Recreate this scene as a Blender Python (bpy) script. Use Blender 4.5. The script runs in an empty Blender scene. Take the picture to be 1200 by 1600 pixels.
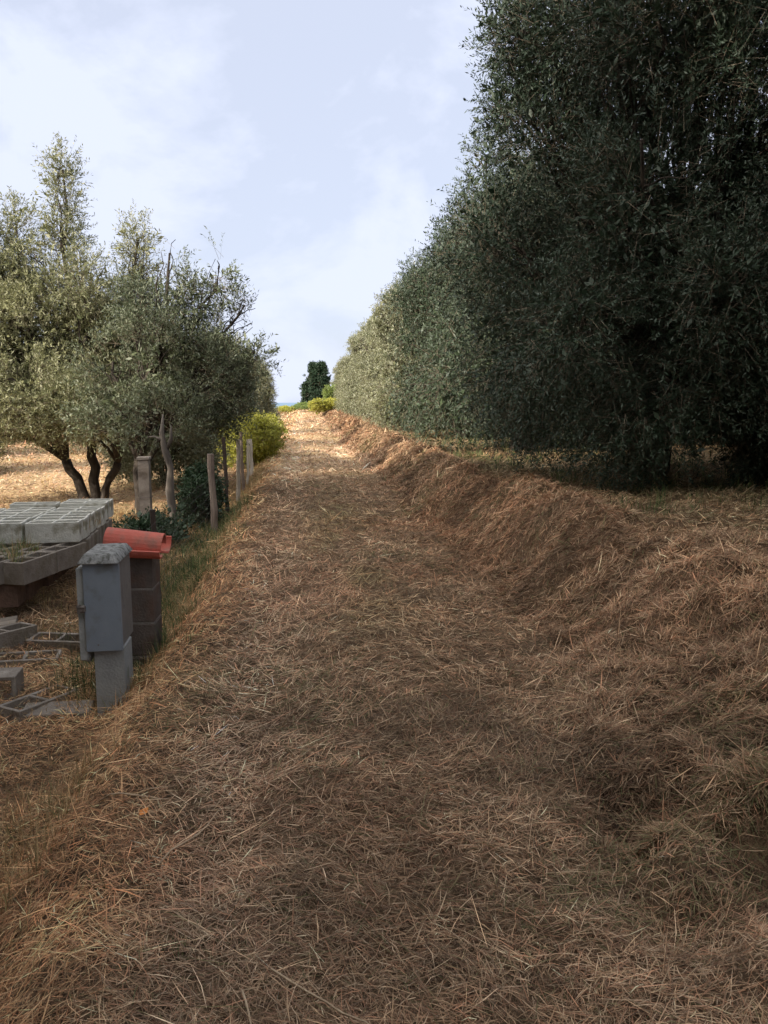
import bpy, math, random
import numpy as np
from mathutils import Vector, Euler
random.seed(7)
R = math.radians
SC = bpy.context.scene
COL = SC.collection

# ------------------------------------------------------------------ camera
CAMZ = 1.6
PITCH, YAW = R(8.1), R(-5.85)
cd = bpy.data.cameras.new('camera'); cam = bpy.data.objects.new('camera', cd); COL.objects.link(cam)
cam.location = (0, 0, CAMZ); cam.rotation_euler = (R(90) - PITCH, 0, YAW)
cd.sensor_width = 36; cd.lens = 27.2; cd.clip_end = 60000; cd.clip_start = 0.05
SC.camera = cam

# ------------------------------------------------------------------ sky and sun
SUN_EL = R(29)
SH = (0.80, 0.60)                      # horizontal way the light travels (sun stands left, behind the camera)
w = bpy.data.worlds.new('World'); SC.world = w; w.use_nodes = True
nt = w.node_tree; nt.nodes.clear()
N = nt.nodes.new; L = nt.links.new
sky = N('ShaderNodeTexSky'); sky.sky_type = 'NISHITA'; sky.sun_disc = False
sky.sun_elevation = SUN_EL; sky.sun_rotation = math.atan2(-SH[0], -SH[1]); sky.dust_density = 2.0; sky.air_density = 1.0
tc = N('ShaderNodeTexCoord'); mp = N('ShaderNodeMapping'); mp.inputs['Scale'].default_value = (1.1, 1.1, 1.7)
mp.inputs['Rotation'].default_value = (0.2, 0.55, 0.3)
nz = N('ShaderNodeTexNoise'); nz.inputs['Scale'].default_value = 3.6; nz.inputs['Detail'].default_value = 9; nz.inputs['Roughness'].default_value = 0.58
nz.inputs['Distortion'].default_value = 0.25
cr = N('ShaderNodeValToRGB'); cr.color_ramp.elements[0].position = 0.48; cr.color_ramp.elements[0].color = (0.74, 0.74, 0.74, 1)
cr.color_ramp.elements[1].position = 0.60; cr.color_ramp.elements[1].color = (0.97, 0.97, 0.97, 1)
mx = N('ShaderNodeMix'); mx.data_type = 'RGBA'; 
# thin cloud: brighter and warmer in the half of the sky round the sun
ge = N('ShaderNodeVectorMath'); ge.operation = 'DOT_PRODUCT'; ge.inputs[1].default_value = (-SH[0] * math.cos(SUN_EL), -SH[1] * math.cos(SUN_EL), math.sin(SUN_EL))
L(tc.outputs['Generated'], ge.inputs[0])
gr_ = N('ShaderNodeMapRange'); gr_.inputs['From Min'].default_value = 0.1; gr_.inputs['From Max'].default_value = 1.0; gr_.interpolation_type = 'SMOOTHSTEP'
L(ge.outputs['Value'], gr_.inputs['Value'])
cc = N('ShaderNodeMix'); cc.data_type = 'RGBA'; cc.inputs['A'].default_value = (6.6, 7.1, 8.6, 1); cc.inputs['B'].default_value = (30, 28.5, 27, 1)
L(gr_.outputs['Result'], cc.inputs['Factor']); L(cc.outputs['Result'], mx.inputs['B'])
bg = N('ShaderNodeBackground'); bg.inputs['Strength'].default_value = 0.075
wo = N('ShaderNodeOutputWorld')
L(tc.outputs['Generated'], mp.inputs['Vector']); L(mp.outputs['Vector'], nz.inputs['Vector'])
L(nz.outputs['Fac'], cr.inputs['Fac']); L(cr.outputs['Color'], mx.inputs['Factor'])
L(sky.outputs['Color'], mx.inputs['A']); L(mx.outputs['Result'], bg.inputs['Color']); L(bg.outputs['Background'], wo.inputs['Surface'])
sd = bpy.data.lights.new('sun', 'SUN'); sd.energy = 5.0; sd.angle = R(0.6); sd.color = (1.0, 0.90, 0.76)
sun = bpy.data.objects.new('sun', sd); COL.objects.link(sun)
dv = Vector((SH[0] * math.cos(SUN_EL), SH[1] * math.cos(SUN_EL), -math.sin(SUN_EL)))
sun.rotation_euler = dv.to_track_quat('-Z', 'Y').to_euler()
SC.view_settings.view_transform = 'Standard'; SC.view_settings.look = 'None'
SC.view_settings.exposure = 0.80; SC.view_settings.gamma = 1.0
SC.render.engine = 'CYCLES'
SC.cycles.max_bounces = 6; SC.cycles.diffuse_bounces = 3; SC.cycles.transmission_bounces = 3; SC.cycles.transparent_max_bounces = 4

# ------------------------------------------------------------------ noise
def _h(ix, iy, iz, s):
    n = np.sin(ix * 127.1 + iy * 311.7 + iz * 74.7 + s * 19.19) * 43758.5453
    return n - np.floor(n)
def vn(x, y, z=0.0, s=0):
    x, y, z = np.broadcast_arrays(np.asarray(x, float), np.asarray(y, float), np.asarray(z, float))
    ix, iy, iz = np.floor(x), np.floor(y), np.floor(z)
    fx, fy, fz = x - ix, y - iy, z - iz
    fx, fy, fz = [f * f * (3 - 2 * f) for f in (fx, fy, fz)]
    def pl(k):
        a = _h(ix, iy, iz + k, s); b = _h(ix + 1, iy, iz + k, s); c = _h(ix, iy + 1, iz + k, s); d = _h(ix + 1, iy + 1, iz + k, s)
        return (a * (1 - fx) + b * fx) * (1 - fy) + (c * (1 - fx) + d * fx) * fy
    return pl(0) * (1 - fz) + pl(1) * fz
def fbm(x, y, s=0, o=4):
    r = 0; a = .5; t = 0
    for k in range(o):
        r = r + a * vn(x * 2 ** k, y * 2 ** k, 0, s + k * 7); t += a; a *= .55
    return r / t
def sst(a, b, x):
    t = np.clip((x - a) / (b - a), 0, 1); return t * t * (3 - 2 * t)

# ------------------------------------------------------------------ the lie of the land
def edges(x, y):
    xl = -0.78 + 0.16 * (fbm(y * .45, 3.3, 5) - .5) * 2
    xr = 1.72 + 0.35 * (fbm(y * .35, 9.1, 8) - .5) * 2 - 0.45 * sst(5.5, 1.0, y)
    return xl, xr
def H(x, y):
    x = np.asarray(x, float); y = np.asarray(y, float)
    xl, xr = edges(x, y)
    far = sst(14, 30, y)
    z = -0.37 * sst(xl + .02, xl - 0.55, x) * (1 - .45 * far)
    z = z + (0.46 - .07 * sst(8, 14, y) + .08 * (fbm(x * .6, y * .6, 21) - .5)) * sst(xr, xr + .75 + .65 * sst(7, 4, y), x)
    z = z - .07 * np.exp(-((x - xr + .15) / .38) ** 2) * sst(3, 6, y) + 0.035 * np.clip(x - 3, 0, 12)
    on = sst(xl, xl + .3, x) * sst(xr + .2, xr - .1, x)
    z = z - 0.035 * on * (np.exp(-((x + .28) / .26) ** 2) + np.exp(-((x - 1.12) / .28) ** 2))
    bank = sst(xr - .3, xr + .2, x) * sst(xr + 2.4, xr + 1.2, x)
    z = z + (0.04 + 0.17 * bank) * (fbm(x * 1.9, y * 1.9, 31) - .5) * 2 + (.03 + .05 * bank) * (fbm(x * 4.3, y * 4.3, 33, 3) - .5)
    z = z - 0.16 * np.exp(-(((x - 2.2) / .30) ** 2 + ((y - 4.1) / .22) ** 2))
    z = z + 0.022 * (vn(x * 6.5, y * 6.5, 0, 44) - .5) + 0.012 * (vn(x * 15, y * 15, 0, 45) - .5)
    rid = np.abs(fbm(x * 2.6 + 3, y * 2.2, 36) - .5) * 2
    z = z + bank * (.16 * (.32 - rid)) + .035 * (1 - bank) * (.3 - np.abs(fbm(x * 3.1, y * 3.1, 38) - .5) * 2)
    z = z + .13 * np.exp(-((x - xr - .72 - .3 * sst(7, 4, y)) / .26) ** 2) * (.2 + 1.1 * vn(x * 1.2, y * 1.3, 0, 37)) * sst(2.5, 5, y)
    # cross ripples far up the track
    z = z + 0.10 * on * far * (vn(x * .3, y * .62, 0, 52) - .5) * 2
    z = z + .5 * sst(74, 90, y)
    z = z + 0.9 * sst(70, 92, y) * sst(1.2, 5, x)
    z = z - 0.0006 * np.clip(y - 92, 0, 220) ** 2 - 0.00004 * np.clip(np.abs(x) - 90, 0, 900) ** 2 * (y > -1e9)
    z = z - 0.2 * np.clip(y - 312, 0, 2000)
    return np.maximum(z, -60)
def hz(x, y): return float(H(np.array([x]), np.array([y]))[0])

# ------------------------------------------------------------------ mesh helpers
def raw_mesh(name, V, F, mats, rnd=None, col=None, midx=None, smooth=False):
    """V (n,3); F list of (k, array(m,k)) groups"""
    me = bpy.data.meshes.new(name)
    V = np.asarray(V, np.float32)
    me.vertices.add(len(V)); me.vertices.foreach_set('co', V.ravel())
    loops = np.concatenate([f.ravel() for f in F]).astype(np.int32)
    tot = np.concatenate([np.full(len(f), f.shape[1], np.int32) for f in F])
    st = np.concatenate([[0], np.cumsum(tot)[:-1]]).astype(np.int32)
    me.loops.add(len(loops)); me.loops.foreach_set('vertex_index', loops)
    me.polygons.add(len(tot)); me.polygons.foreach_set('loop_start', st)
    if midx is not None: me.polygons.foreach_set('material_index', np.asarray(midx, np.int32))
    if smooth: me.polygons.foreach_set('use_smooth', np.ones(len(tot), bool))
    for m in mats: me.materials.append(m)
    if rnd is not None:
        a = me.attributes.new('rnd', 'FLOAT', 'FACE'); a.data.foreach_set('value', np.asarray(rnd, np.float32))
    if col is not None:
        a = me.attributes.new('tint', 'FLOAT_COLOR', 'FACE')
        c = np.ones((len(col), 4), np.float32); c[:, :3] = col; a.data.foreach_set('color', c.ravel())
    me.update(calc_edges=True)
    return me
def put(name, me, parent=None, loc=(0, 0, 0), rot=(0, 0, 0), scale=1):
    o = bpy.data.objects.new(name, me); COL.objects.link(o); o.location = loc; o.rotation_euler = rot
    if scale != 1: o.scale = (scale,) * 3 if not hasattr(scale, '__len__') else scale
    if parent: o.parent = parent
    return o
def tag(o, label=None, cat=None, group=None, kind=None):
    if label: o['label'] = label
    if cat: o['category'] = cat
    if group: o['group'] = group
    if kind: o['kind'] = kind
    return o
def empty(name, loc, rz=0, **k):
    o = bpy.data.objects.new(name, None); COL.objects.link(o); o.location = loc
    o.rotation_euler = (0, 0, rz) if not hasattr(rz, '__len__') else rz
    o.empty_display_size = .2
    return tag(o, **k)
def dup(root, loc, rz, scale=1, **k):
    r = root.copy(); COL.objects.link(r); r.location = loc; r.rotation_euler = (0, 0, rz)
    r.scale = (scale,) * 3 if not hasattr(scale, '__len__') else scale
    tag(r, **k)
    for ch in list(root.children):
        c = ch.copy(); COL.objects.link(c); c.parent = r
    return r
class MB:
    """collects polygons into one mesh"""
    def __init__(s): s.v = []; s.f = []
    def add(s, vs, fs):
        b = len(s.v); s.v += [tuple(v) for v in vs]; s.f += [tuple(b + i for i in f) for f in fs]
    def box(s, c, d, rz=0, bev=0):
        x, y, z = d[0] / 2, d[1] / 2, d[2] / 2; cs, sn = math.cos(rz), math.sin(rz)
        b = bev
        vs = []
        for k, (zz, ins) in enumerate(((-z, b), (-z + b, 0), (z - b, 0), (z, b)) if b else ((-z, 0), (z, 0))):
            for px, py in ((-x + ins, -y + ins), (x - ins, -y + ins), (x - ins, y - ins), (-x + ins, y - ins)):
                vs.append((c[0] + px * cs - py * sn, c[1] + px * sn + py * cs, c[2] + zz))
        n = len(vs) // 4; fs = [(3, 2, 1, 0), tuple(4 * (n - 1) + i for i in range(4))]
        for k in range(n - 1):
            for i in range(4):
                j = (i + 1) % 4; fs.append((4 * k + i, 4 * k + j, 4 * k + 4 + j, 4 * k + 4 + i))
        s.add(vs, fs)
    def tube(s, pts, rad, seg=8, cap=True):
        P = [Vector(p) for p in pts]; n = len(P)
        if not hasattr(rad, '__len__'): rad = [rad] * n
        vs = []; up = Vector((0.31, 0.17, 0.93))
        for i in range(n):
            t = (P[min(i + 1, n - 1)] - P[max(i - 1, 0)]).normalized()
            a = t.cross(up)
            if a.length < .05: a = t.cross(Vector((1, 0, 0)))
            a.normalize(); b = t.cross(a)
            for k in range(seg):
                an = 2 * math.pi * k / seg
                vs.append(P[i] + (a * math.cos(an) + b * math.sin(an)) * rad[i])
        fs = []
        for i in range(n - 1):
            for k in range(seg):
                k2 = (k + 1) % seg; fs.append((i * seg + k, i * seg + k2, (i + 1) * seg + k2, (i + 1) * seg + k))
        if cap: fs.append(tuple(reversed(range(seg)))); fs.append(tuple((n - 1) * seg + k for k in range(seg)))
        s.add(vs, fs)
    def mesh(s, name, mat, smooth=False):
        me = bpy.data.meshes.new(name); me.from_pydata(s.v, [], s.f)
        for m in (mat if isinstance(mat, (list, tuple)) else [mat]): me.materials.append(m)
        if smooth: me.polygons.foreach_set('use_smooth', [True] * len(me.polygons))
        me.update(); return me
    def build(s, name, mat, parent=None, loc=(0, 0, 0), rot=(0, 0, 0), smooth=False):
        return put(name, s.mesh(name, mat, smooth), parent, loc, rot)

# ------------------------------------------------------------------ materials
def mat(name):
    m = bpy.data.materials.new(name); m.use_nodes = True; t = m.node_tree; b = t.nodes['Principled BSDF']
    return m, t, b
def noise_mat(name, stops, scale=8, detail=6, rough=.9, bump=.3, bscale=None, dist=0.0, coord='Object', stretch=(1, 1, 1), spots=None, spec=.3):
    m, t, b = mat(name); N = t.nodes.new; L = t.links.new
    tc = N('ShaderNodeTexCoord'); mp = N('ShaderNodeMapping'); mp.inputs['Scale'].default_value = stretch
    L(tc.outputs[coord], mp.inputs['Vector'])
    n = N('ShaderNodeTexNoise'); n.inputs['Scale'].default_value = scale; n.inputs['Detail'].default_value = detail; n.inputs['Distortion'].default_value = dist
    n.inputs['Roughness'].default_value = .62
    r = N('ShaderNodeValToRGB'); e = r.color_ramp.elements
    while len(e) < len(stops): e.new(.5)
    for k, (p, c) in enumerate(stops): e[k].position = p; e[k].color = (*c, 1)
    L(mp.outputs['Vector'], n.inputs['Vector']); L(n.outputs['Fac'], r.inputs['Fac'])
    out = r.outputs['Color']
    if spots:
        sc, lo, hi, c = spots
        n3 = N('ShaderNodeTexNoise'); n3.inputs['Scale'].default_value = sc; n3.inputs['Detail'].default_value = 5; L(mp.outputs['Vector'], n3.inputs['Vector'])
        r3 = N('ShaderNodeMapRange'); r3.inputs['From Min'].default_value = lo; r3.inputs['From Max'].default_value = hi; L(n3.outputs['Fac'], r3.inputs['Value'])
        mx = N('ShaderNodeMix'); mx.data_type = 'RGBA'; mx.inputs['B'].default_value = (*c, 1); L(r3.outputs['Result'], mx.inputs['Factor']); L(out, mx.inputs['A']); out = mx.outputs['Result']
    L(out, b.inputs['Base Color']); b.inputs['Roughness'].default_value = rough; b.inputs['Specular IOR Level'].default_value = spec
    n2 = N('ShaderNodeTexNoise'); n2.inputs['Scale'].default_value = bscale or scale * 4; n2.inputs['Detail'].default_value = 6; L(mp.outputs['Vector'], n2.inputs['Vector'])
    bp = N('ShaderNodeBump'); bp.inputs['Strength'].default_value = bump; bp.inputs['Distance'].default_value = .02
    L(n2.outputs['Fac'], bp.inputs['Height']); L(bp.outputs['Normal'], b.inputs['Normal'])
    return m
def leaf_mat(name, dark, light, under, trans=.25, rough=.55):
    m, t, b = mat(name); N = t.nodes.new; L = t.links.new
    a = N('ShaderNodeAttribute'); a.attribute_name = 'rnd'
    r = N('ShaderNodeMix'); r.data_type = 'RGBA'; r.inputs['A'].default_value = (*dark, 1); r.inputs['B'].default_value = (*light, 1); L(a.outputs['Fac'], r.inputs['Factor'])
    g = N('ShaderNodeNewGeometry'); r2 = N('ShaderNodeMix'); r2.data_type = 'RGBA'; r2.inputs['B'].default_value = (*under, 1)
    L(g.outputs['Backfacing'], r2.inputs['Factor']); L(r.outputs['Result'], r2.inputs['A'])
    L(r2.outputs['Result'], b.inputs['Base Color']); b.inputs['Roughness'].default_value = rough; b.inputs['Specular IOR Level'].default_value = .4
    tr = N('ShaderNodeBsdfTranslucent'); L(r.outputs['Result'], tr.inputs['Color'])
    ms = N('ShaderNodeMixShader'); ms.inputs['Fac'].default_value = trans; L(b.outputs['BSDF'], ms.inputs[1]); L(tr.outputs['BSDF'], ms.inputs[2])
    L(ms.outputs['Shader'], t.nodes['Material Output'].inputs['Surface'])
    return m
def tint_mat(name, rough=.8, trans=.15):
    m, t, b = mat(name); N = t.nodes.new; L = t.links.new
    a = N('ShaderNodeAttribute'); a.attribute_name = 'tint'
    L(a.outputs['Color'], b.inputs['Base Color']); b.inputs['Roughness'].default_value = rough; b.inputs['Specular IOR Level'].default_value = .25
    tr = N('ShaderNodeBsdfTranslucent'); L(a.outputs['Color'], tr.inputs['Color'])
    ms = N('ShaderNodeMixShader'); ms.inputs['Fac'].default_value = trans; L(b.outputs['BSDF'], ms.inputs[1]); L(tr.outputs['BSDF'], ms.inputs[2])
    L(ms.outputs['Shader'], t.nodes['Material Output'].inputs['Surface'])
    return m
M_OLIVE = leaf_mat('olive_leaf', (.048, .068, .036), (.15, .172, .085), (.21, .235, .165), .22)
M_OLIVE_D = leaf_mat('olive_leaf_deep_shade', (.011, .026, .013), (.032, .055, .028), (.046, .066, .044), .12)  # near right-hand and grove olives: their shade painted into the leaf colour
M_OLIVE_L = leaf_mat('olive_leaf_sunlit', (.06, .078, .036), (.27, .27, .145), (.31, .32, .23), .25)  # paler copy, sunlight on the far and field olives painted into the colour
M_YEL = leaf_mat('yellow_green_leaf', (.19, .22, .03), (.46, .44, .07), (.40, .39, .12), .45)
M_CONI = leaf_mat('conifer_needles', (.012, .030, .016), (.03, .06, .028), (.03, .055, .03), .1)
M_IVY = leaf_mat('ivy_leaf', (.015, .035, .015), (.04, .075, .03), (.05, .08, .045), .2)
M_GREENB = leaf_mat('bright_green_leaf', (.09, .15, .03), (.22, .28, .06), (.22, .27, .11), .35)
M_BARK = noise_mat('olive_bark', [(.3, (.018, .014, .011)), (.6, (.05, .04, .032)), (.8, (.11, .092, .075))], 9, bump=.9, stretch=(1, 1, .35), dist=.6)
M_TWIG = noise_mat('twig_bark', [(.3, (.10, .08, .06)), (.7, (.22, .18, .13))], 6, bump=.1)
M_STRAW = tint_mat('straw_blade')
M_SOIL = None

# ------------------------------------------------------------------ ground
def ground_material():
    m, t, b = mat('dry_ground'); N = t.nodes.new; L = t.links.new
    tc = N('ShaderNodeTexCoord')
    def noise(sc, det=6, dist=0, st=(1, 1, 1)):
        mp = N('ShaderNodeMapping'); mp.inputs['Scale'].default_value = st; L(tc.outputs['Object'], mp.inputs['Vector'])
        n = N('ShaderNodeTexNoise'); n.inputs['Scale'].default_value = sc; n.inputs['Detail'].default_value = det; n.inputs['Distortion'].default_value = dist; n.inputs['Roughness'].default_value = .65
        L(mp.outputs['Vector'], n.inputs['Vector']); return n
    def mixc(f, a, bb):
        x = N('ShaderNodeMix'); x.data_type = 'RGBA'
        if isinstance(f, float): x.inputs['Factor'].default_value = f
        else: L(f, x.inputs['Factor'])
        for s, v in (('A', a), ('B', bb)):
            if isinstance(v, tuple): x.inputs[s].default_value = (*v, 1)
            else: L(v, x.inputs[s])
        return x.outputs['Result']
    def rng(n, lo, hi):
        r = N('ShaderNodeMapRange'); r.inputs['From Min'].default_value = lo; r.inputs['From Max'].default_value = hi; L(n, r.inputs['Value']); return r.outputs['Result']
    fine = noise(38, 8, 1.2); mid = noise(5, 6, .5); big = noise(.55, 5)
    a = N('ShaderNodeAttribute'); a.attribute_name = 'soil'
    c = mixc(rng(fine.outputs['Fac'], .35, .68), (.055, .036, .022), (.20, .135, .08))
    c = mixc(rng(mid.outputs['Fac'], .45, .75), c, (.24, .165, .095))
    c = mixc(rng(big.outputs['Fac'], .5, .7), c, (.16, .095, .055))
    cl = mixc(rng(mid.outputs['Fac'], .35, .7), (.44, .31, .16), (.60, .45, .26))
    sep = N('ShaderNodeSeparateColor'); L(a.outputs['Color'], sep.inputs['Color'])
    c = mixc(sep.outputs['Red'], c, cl)
    c = mixc(sep.outputs['Green'], c, mixc(rng(mid.outputs['Fac'], .4, .6), (.07, .085, .03), (.20, .19, .07)))
    L(c, b.inputs['Base Color']); b.inputs['Roughness'].default_value = .95; b.inputs['Specular IOR Level'].default_value = .15
    bp = N('ShaderNodeBump'); bp.inputs['Strength'].default_value = .8; bp.inputs['Distance'].default_value = .03
    L(fine.outputs['Fac'], bp.inputs['Height']); L(bp.outputs['Normal'], b.inputs['Normal'])
    return m
def soil_masks(x, y):
    """pale straw mask, green mask"""
    xl, xr = edges(x, y)
    on = sst(xl - .3, xl + .2, x) * sst(xr + 1.2, xr + .2, x)
    on2 = sst(xl - .3, xl + .2, x) * sst(xr + .25, xr - .15, x)
    pale = sst(13, 24, y) * on2 * .85 + sst(-1.6, -3.2, x) * sst(9, 13, y) * .95
    pale = np.clip(pale + sst(7, 10, x) * .3, 0, 1)
    green = sst(.55, .7, fbm(x * .35, y * .35, 77)) * .5 * (1 - on) * (x > xr) * sst(xr + .8, xr + 2.2, x)
    green = green + sst(6, 1.5, np.abs(x + 1.35)) * 0
    return pale, np.clip(green, 0, 1)
def build_ground():
    a = np.linspace(-1, 1, 900); xs = 1.0 + 6.5 * np.sinh(a * 5.6) / np.sinh(5.6) * 70 * .92 + a * 6
    b = np.linspace(0, 1, 760); ys = -14 + 22 * b + 1400 * (np.exp(b * 7) - 1) / (np.exp(7) - 1)
    X, Y = np.meshgrid(xs, ys); Z = H(X, Y)
    V = np.stack([X.ravel(), Y.ravel(), Z.ravel()], 1)
    nx, ny = len(xs), len(ys)
    i, j = np.meshgrid(np.arange(nx - 1), np.arange(ny - 1)); q = (j * nx + i).ravel()
    F = np.stack([q, q + 1, q + nx + 1, q + nx], 1)
    me = raw_mesh('ground', V, [F], [ground_material()], smooth=True)
    p, g = soil_masks(V[:, 0], V[:, 1]); c = np.zeros((len(V), 4), np.float32); c[:, 0] = p; c[:, 1] = g; c[:, 3] = 1
    at = me.attributes.new('soil', 'FLOAT_COLOR', 'POINT'); at.data.foreach_set('color', c.ravel())
    tag(put('ground', me), kind='structure')
build_ground()
mb = MB(); mb.add([(-30000, 300, -41), (30000, 300, -41), (30000, 40000, -41), (-30000, 40000, -41)], [(0, 1, 2, 3)])
o = mb.build('sea', noise_mat('sea_water', [(.3, (.10, .17, .25)), (.7, (.14, .22, .31))], .002, bump=.02, rough=.5)); tag(o, kind='structure')

# ------------------------------------------------------------------ straw and grass
rng = np.random.default_rng(11)
def blades(x, y, length, width, az, el, bend, tint, name, z0=None, lift=0.0):
    """one two-segment blade per entry"""
    n = len(x); z = (H(x, y) if z0 is None else z0) + lift
    d = np.stack([np.cos(az) * np.cos(el), np.sin(az) * np.cos(el), np.sin(el)], 1)
    if z0 is None:                                   # lie along the slope
        e = .10; gx = np.clip((H(x + e, y) - H(x - e, y)) / (2 * e), -1.1, 1.1) * .75; gy = np.clip((H(x, y + e) - H(x, y - e)) / (2 * e), -.9, .9) * .75
        d[:, 2] += (gx * np.cos(az) + gy * np.sin(az)) * np.cos(el)
        d /= np.linalg.norm(d, axis=1)[:, None]
        z = z + np.minimum(.03, .03 * np.hypot(gx, gy)); gz = gx * np.cos(az + bend) + gy * np.sin(az + bend)
    else: gz = 0
    s = np.stack([-np.sin(az), np.cos(az), rng.normal(0, .5, n)], 1); s /= np.linalg.norm(s, axis=1)[:, None]
    p0 = np.stack([x, y, z], 1); az2 = az + bend
    el2 = el - np.abs(bend) * .7
    d2 = np.stack([np.cos(az2) * np.cos(el2), np.sin(az2) * np.cos(el2), np.sin(el2) + gz * np.cos(el2)], 1); d2 /= np.linalg.norm(d2, axis=1)[:, None]
    p1 = p0 + d * (length * .5)[:, None]; p2 = p1 + d2 * (length * .5)[:, None]
    w = s * (width / 2)[:, None]
    V = np.stack([p0 - w * .7, p0 + w * .7, p1 + w, p1 - w, p2], 1).reshape(-1, 3)
    k = np.arange(n) * 5
    Q = np.stack([k, k + 1, k + 2, k + 3], 1); T = np.stack([k + 3, k + 2, k + 4], 1)
    me = raw_mesh(name, V, [Q, T], [M_STRAW], col=np.concatenate([tint, tint]))
    return me
PAL = np.array([(.33, .235, .135), (.25, .165, .095), (.42, .32, .20), (.19, .115, .068), (.30, .17, .095), (.14, .095, .06), (.23, .175, .105)])
def straw_tints(x, y):
    n = len(x)
    k = rng.choice(len(PAL), n, p=[.22, .2, .12, .16, .1, .1, .1])
    c = PAL[k] * rng.lognormal(0, .25, (n, 1)) * np.array([1.22, 1.17, 1.20])
    big = fbm(x * .8, y * .8, 61)[:, None]; red = sst(.5, .68, fbm(x * .5 + 9, y * .5, 62))[:, None]; dk = sst(.56, .70, fbm(x * 1.3, y * 1.3 + 5, 63))[:, None]
    c = c * (0.8 + .55 * (big - .5) * 2 * .5 + .12)
    c = c * (1 - red * np.array([0.02, .09, .12]))
    c = c * (1 - .42 * dk)
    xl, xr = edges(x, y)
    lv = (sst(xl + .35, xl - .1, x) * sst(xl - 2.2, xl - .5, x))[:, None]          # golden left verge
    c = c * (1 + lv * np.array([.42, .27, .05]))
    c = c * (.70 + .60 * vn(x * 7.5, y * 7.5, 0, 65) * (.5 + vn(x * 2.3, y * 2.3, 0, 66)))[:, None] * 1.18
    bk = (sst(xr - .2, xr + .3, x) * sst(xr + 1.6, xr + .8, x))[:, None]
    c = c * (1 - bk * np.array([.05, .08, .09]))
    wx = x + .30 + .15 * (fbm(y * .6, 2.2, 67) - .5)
    ft = (np.exp(-((x - xr + .05) / .30) ** 2) * sst(3, 6, y))[:, None]                # darker band along the foot of the bank
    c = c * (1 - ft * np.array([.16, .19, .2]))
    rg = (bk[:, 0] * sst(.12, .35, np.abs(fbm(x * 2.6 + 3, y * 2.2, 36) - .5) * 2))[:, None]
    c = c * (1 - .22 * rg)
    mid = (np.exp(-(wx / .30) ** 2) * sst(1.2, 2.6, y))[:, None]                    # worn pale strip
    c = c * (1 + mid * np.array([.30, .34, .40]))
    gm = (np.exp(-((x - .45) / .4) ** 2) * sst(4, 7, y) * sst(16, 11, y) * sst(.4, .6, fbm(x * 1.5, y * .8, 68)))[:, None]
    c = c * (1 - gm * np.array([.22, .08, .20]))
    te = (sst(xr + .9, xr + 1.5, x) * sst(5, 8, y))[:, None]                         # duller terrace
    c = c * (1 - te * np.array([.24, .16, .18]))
    far = sst(13, 22, y)[:, None] * sst(xr + .25, xr - .15, x)[:, None]  # sunlight on the far track, painted into the straw tint
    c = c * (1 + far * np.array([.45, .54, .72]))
    gr = (rng.random(n) < .05 + .30 * sst(.6, .75, fbm(x * .9, y * .9, 64)))[:, None]
    c = np.where(gr, c * .25 + np.array([.10, .115, .045]) * .75, c)
    return np.clip(c, .01, .8)
def straw(n, dmin, dmax, name, seed, extra=0):
    # area density falls with distance as 1/(1+(d/2.2)^2)
    u = rng.random(n); k = 2.2
    lo, hi = np.log(1 + (dmin / k) ** 2), np.log(1 + (dmax / k) ** 2)
    d = k * np.sqrt(np.exp(lo + u * (hi - lo)) - 1)
    th = rng.uniform(R(-42), R(48), n)
    x = d * np.sin(th); y = d * np.cos(th)
    if extra:                                        # the bank face is steep: give it its own share
        ye = 2.5 + 62 * rng.random(extra) ** 2.2; xle, xre = edges(0 * ye, ye); xe = xre + rng.uniform(-.1, 1.35, extra)
        x = np.concatenate([x, xe]); y = np.concatenate([y, ye]); d = np.hypot(x, y)
    ok = (x > -14) & (x < 9)
    xl, xr = edges(x, y)
    x, y, d = x[ok], y[ok], d[ok]; n = len(x)
    flow = 2 * math.pi * fbm(x * 1.1, y * 1.1, 71) * 1.6
    az = flow + rng.normal(0, 1.5, n)
    el = np.abs(rng.normal(.05, .34, n)) + .02
    wsc = .0010 + .00058 * d
    ln = rng.uniform(.02, .085, n) * (1 + .06 * d); wd = wsc * rng.uniform(.7, 1.5, n)
    big = rng.random(n) < .03; ln = np.where(big, ln * 2.2, ln); 
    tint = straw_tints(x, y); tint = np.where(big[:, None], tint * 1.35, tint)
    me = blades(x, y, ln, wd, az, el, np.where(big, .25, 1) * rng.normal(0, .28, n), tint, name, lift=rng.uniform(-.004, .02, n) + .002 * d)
    return me
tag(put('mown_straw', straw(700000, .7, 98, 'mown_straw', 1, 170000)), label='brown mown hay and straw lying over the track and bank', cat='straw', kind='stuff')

def tufts(cx, cy, per, spread, hgt, tintf, name, lean=.35, wide=.004, z0=None):
    n = len(cx) * per
    c = np.repeat(np.arange(len(cx)), per)
    r = np.abs(rng.normal(0, spread, n)); a = rng.uniform(0, 2 * math.pi, n)
    x = cx[c] + r * np.cos(a); y = cy[c] + r * np.sin(a)
    hh = np.repeat(hgt, per) * rng.uniform(.45, 1.1, n)
    az = a + rng.normal(0, .8, n); el = R(90) - np.abs(rng.normal(0, lean, n))
    dd = np.hypot(x, y)
    return blades(x, y, hh, wide * (.45 + .10 * dd) * rng.uniform(.7, 1.3, n), az, el, rng.normal(0, .5, n), tintf(x, y), name, z0=None if z0 is None else np.repeat(z0, per), lift=-.01)
def t_dry(x, y):
    n = len(x); p = np.array([(.48, .36, .19), (.36, .25, .12), (.42, .27, .12), (.26, .18, .09), (.22, .22, .09)])
    return p[rng.choice(5, n, p=[.25, .28, .2, .17, .1])] * rng.uniform(.7, 1.15, (n, 1))
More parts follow.
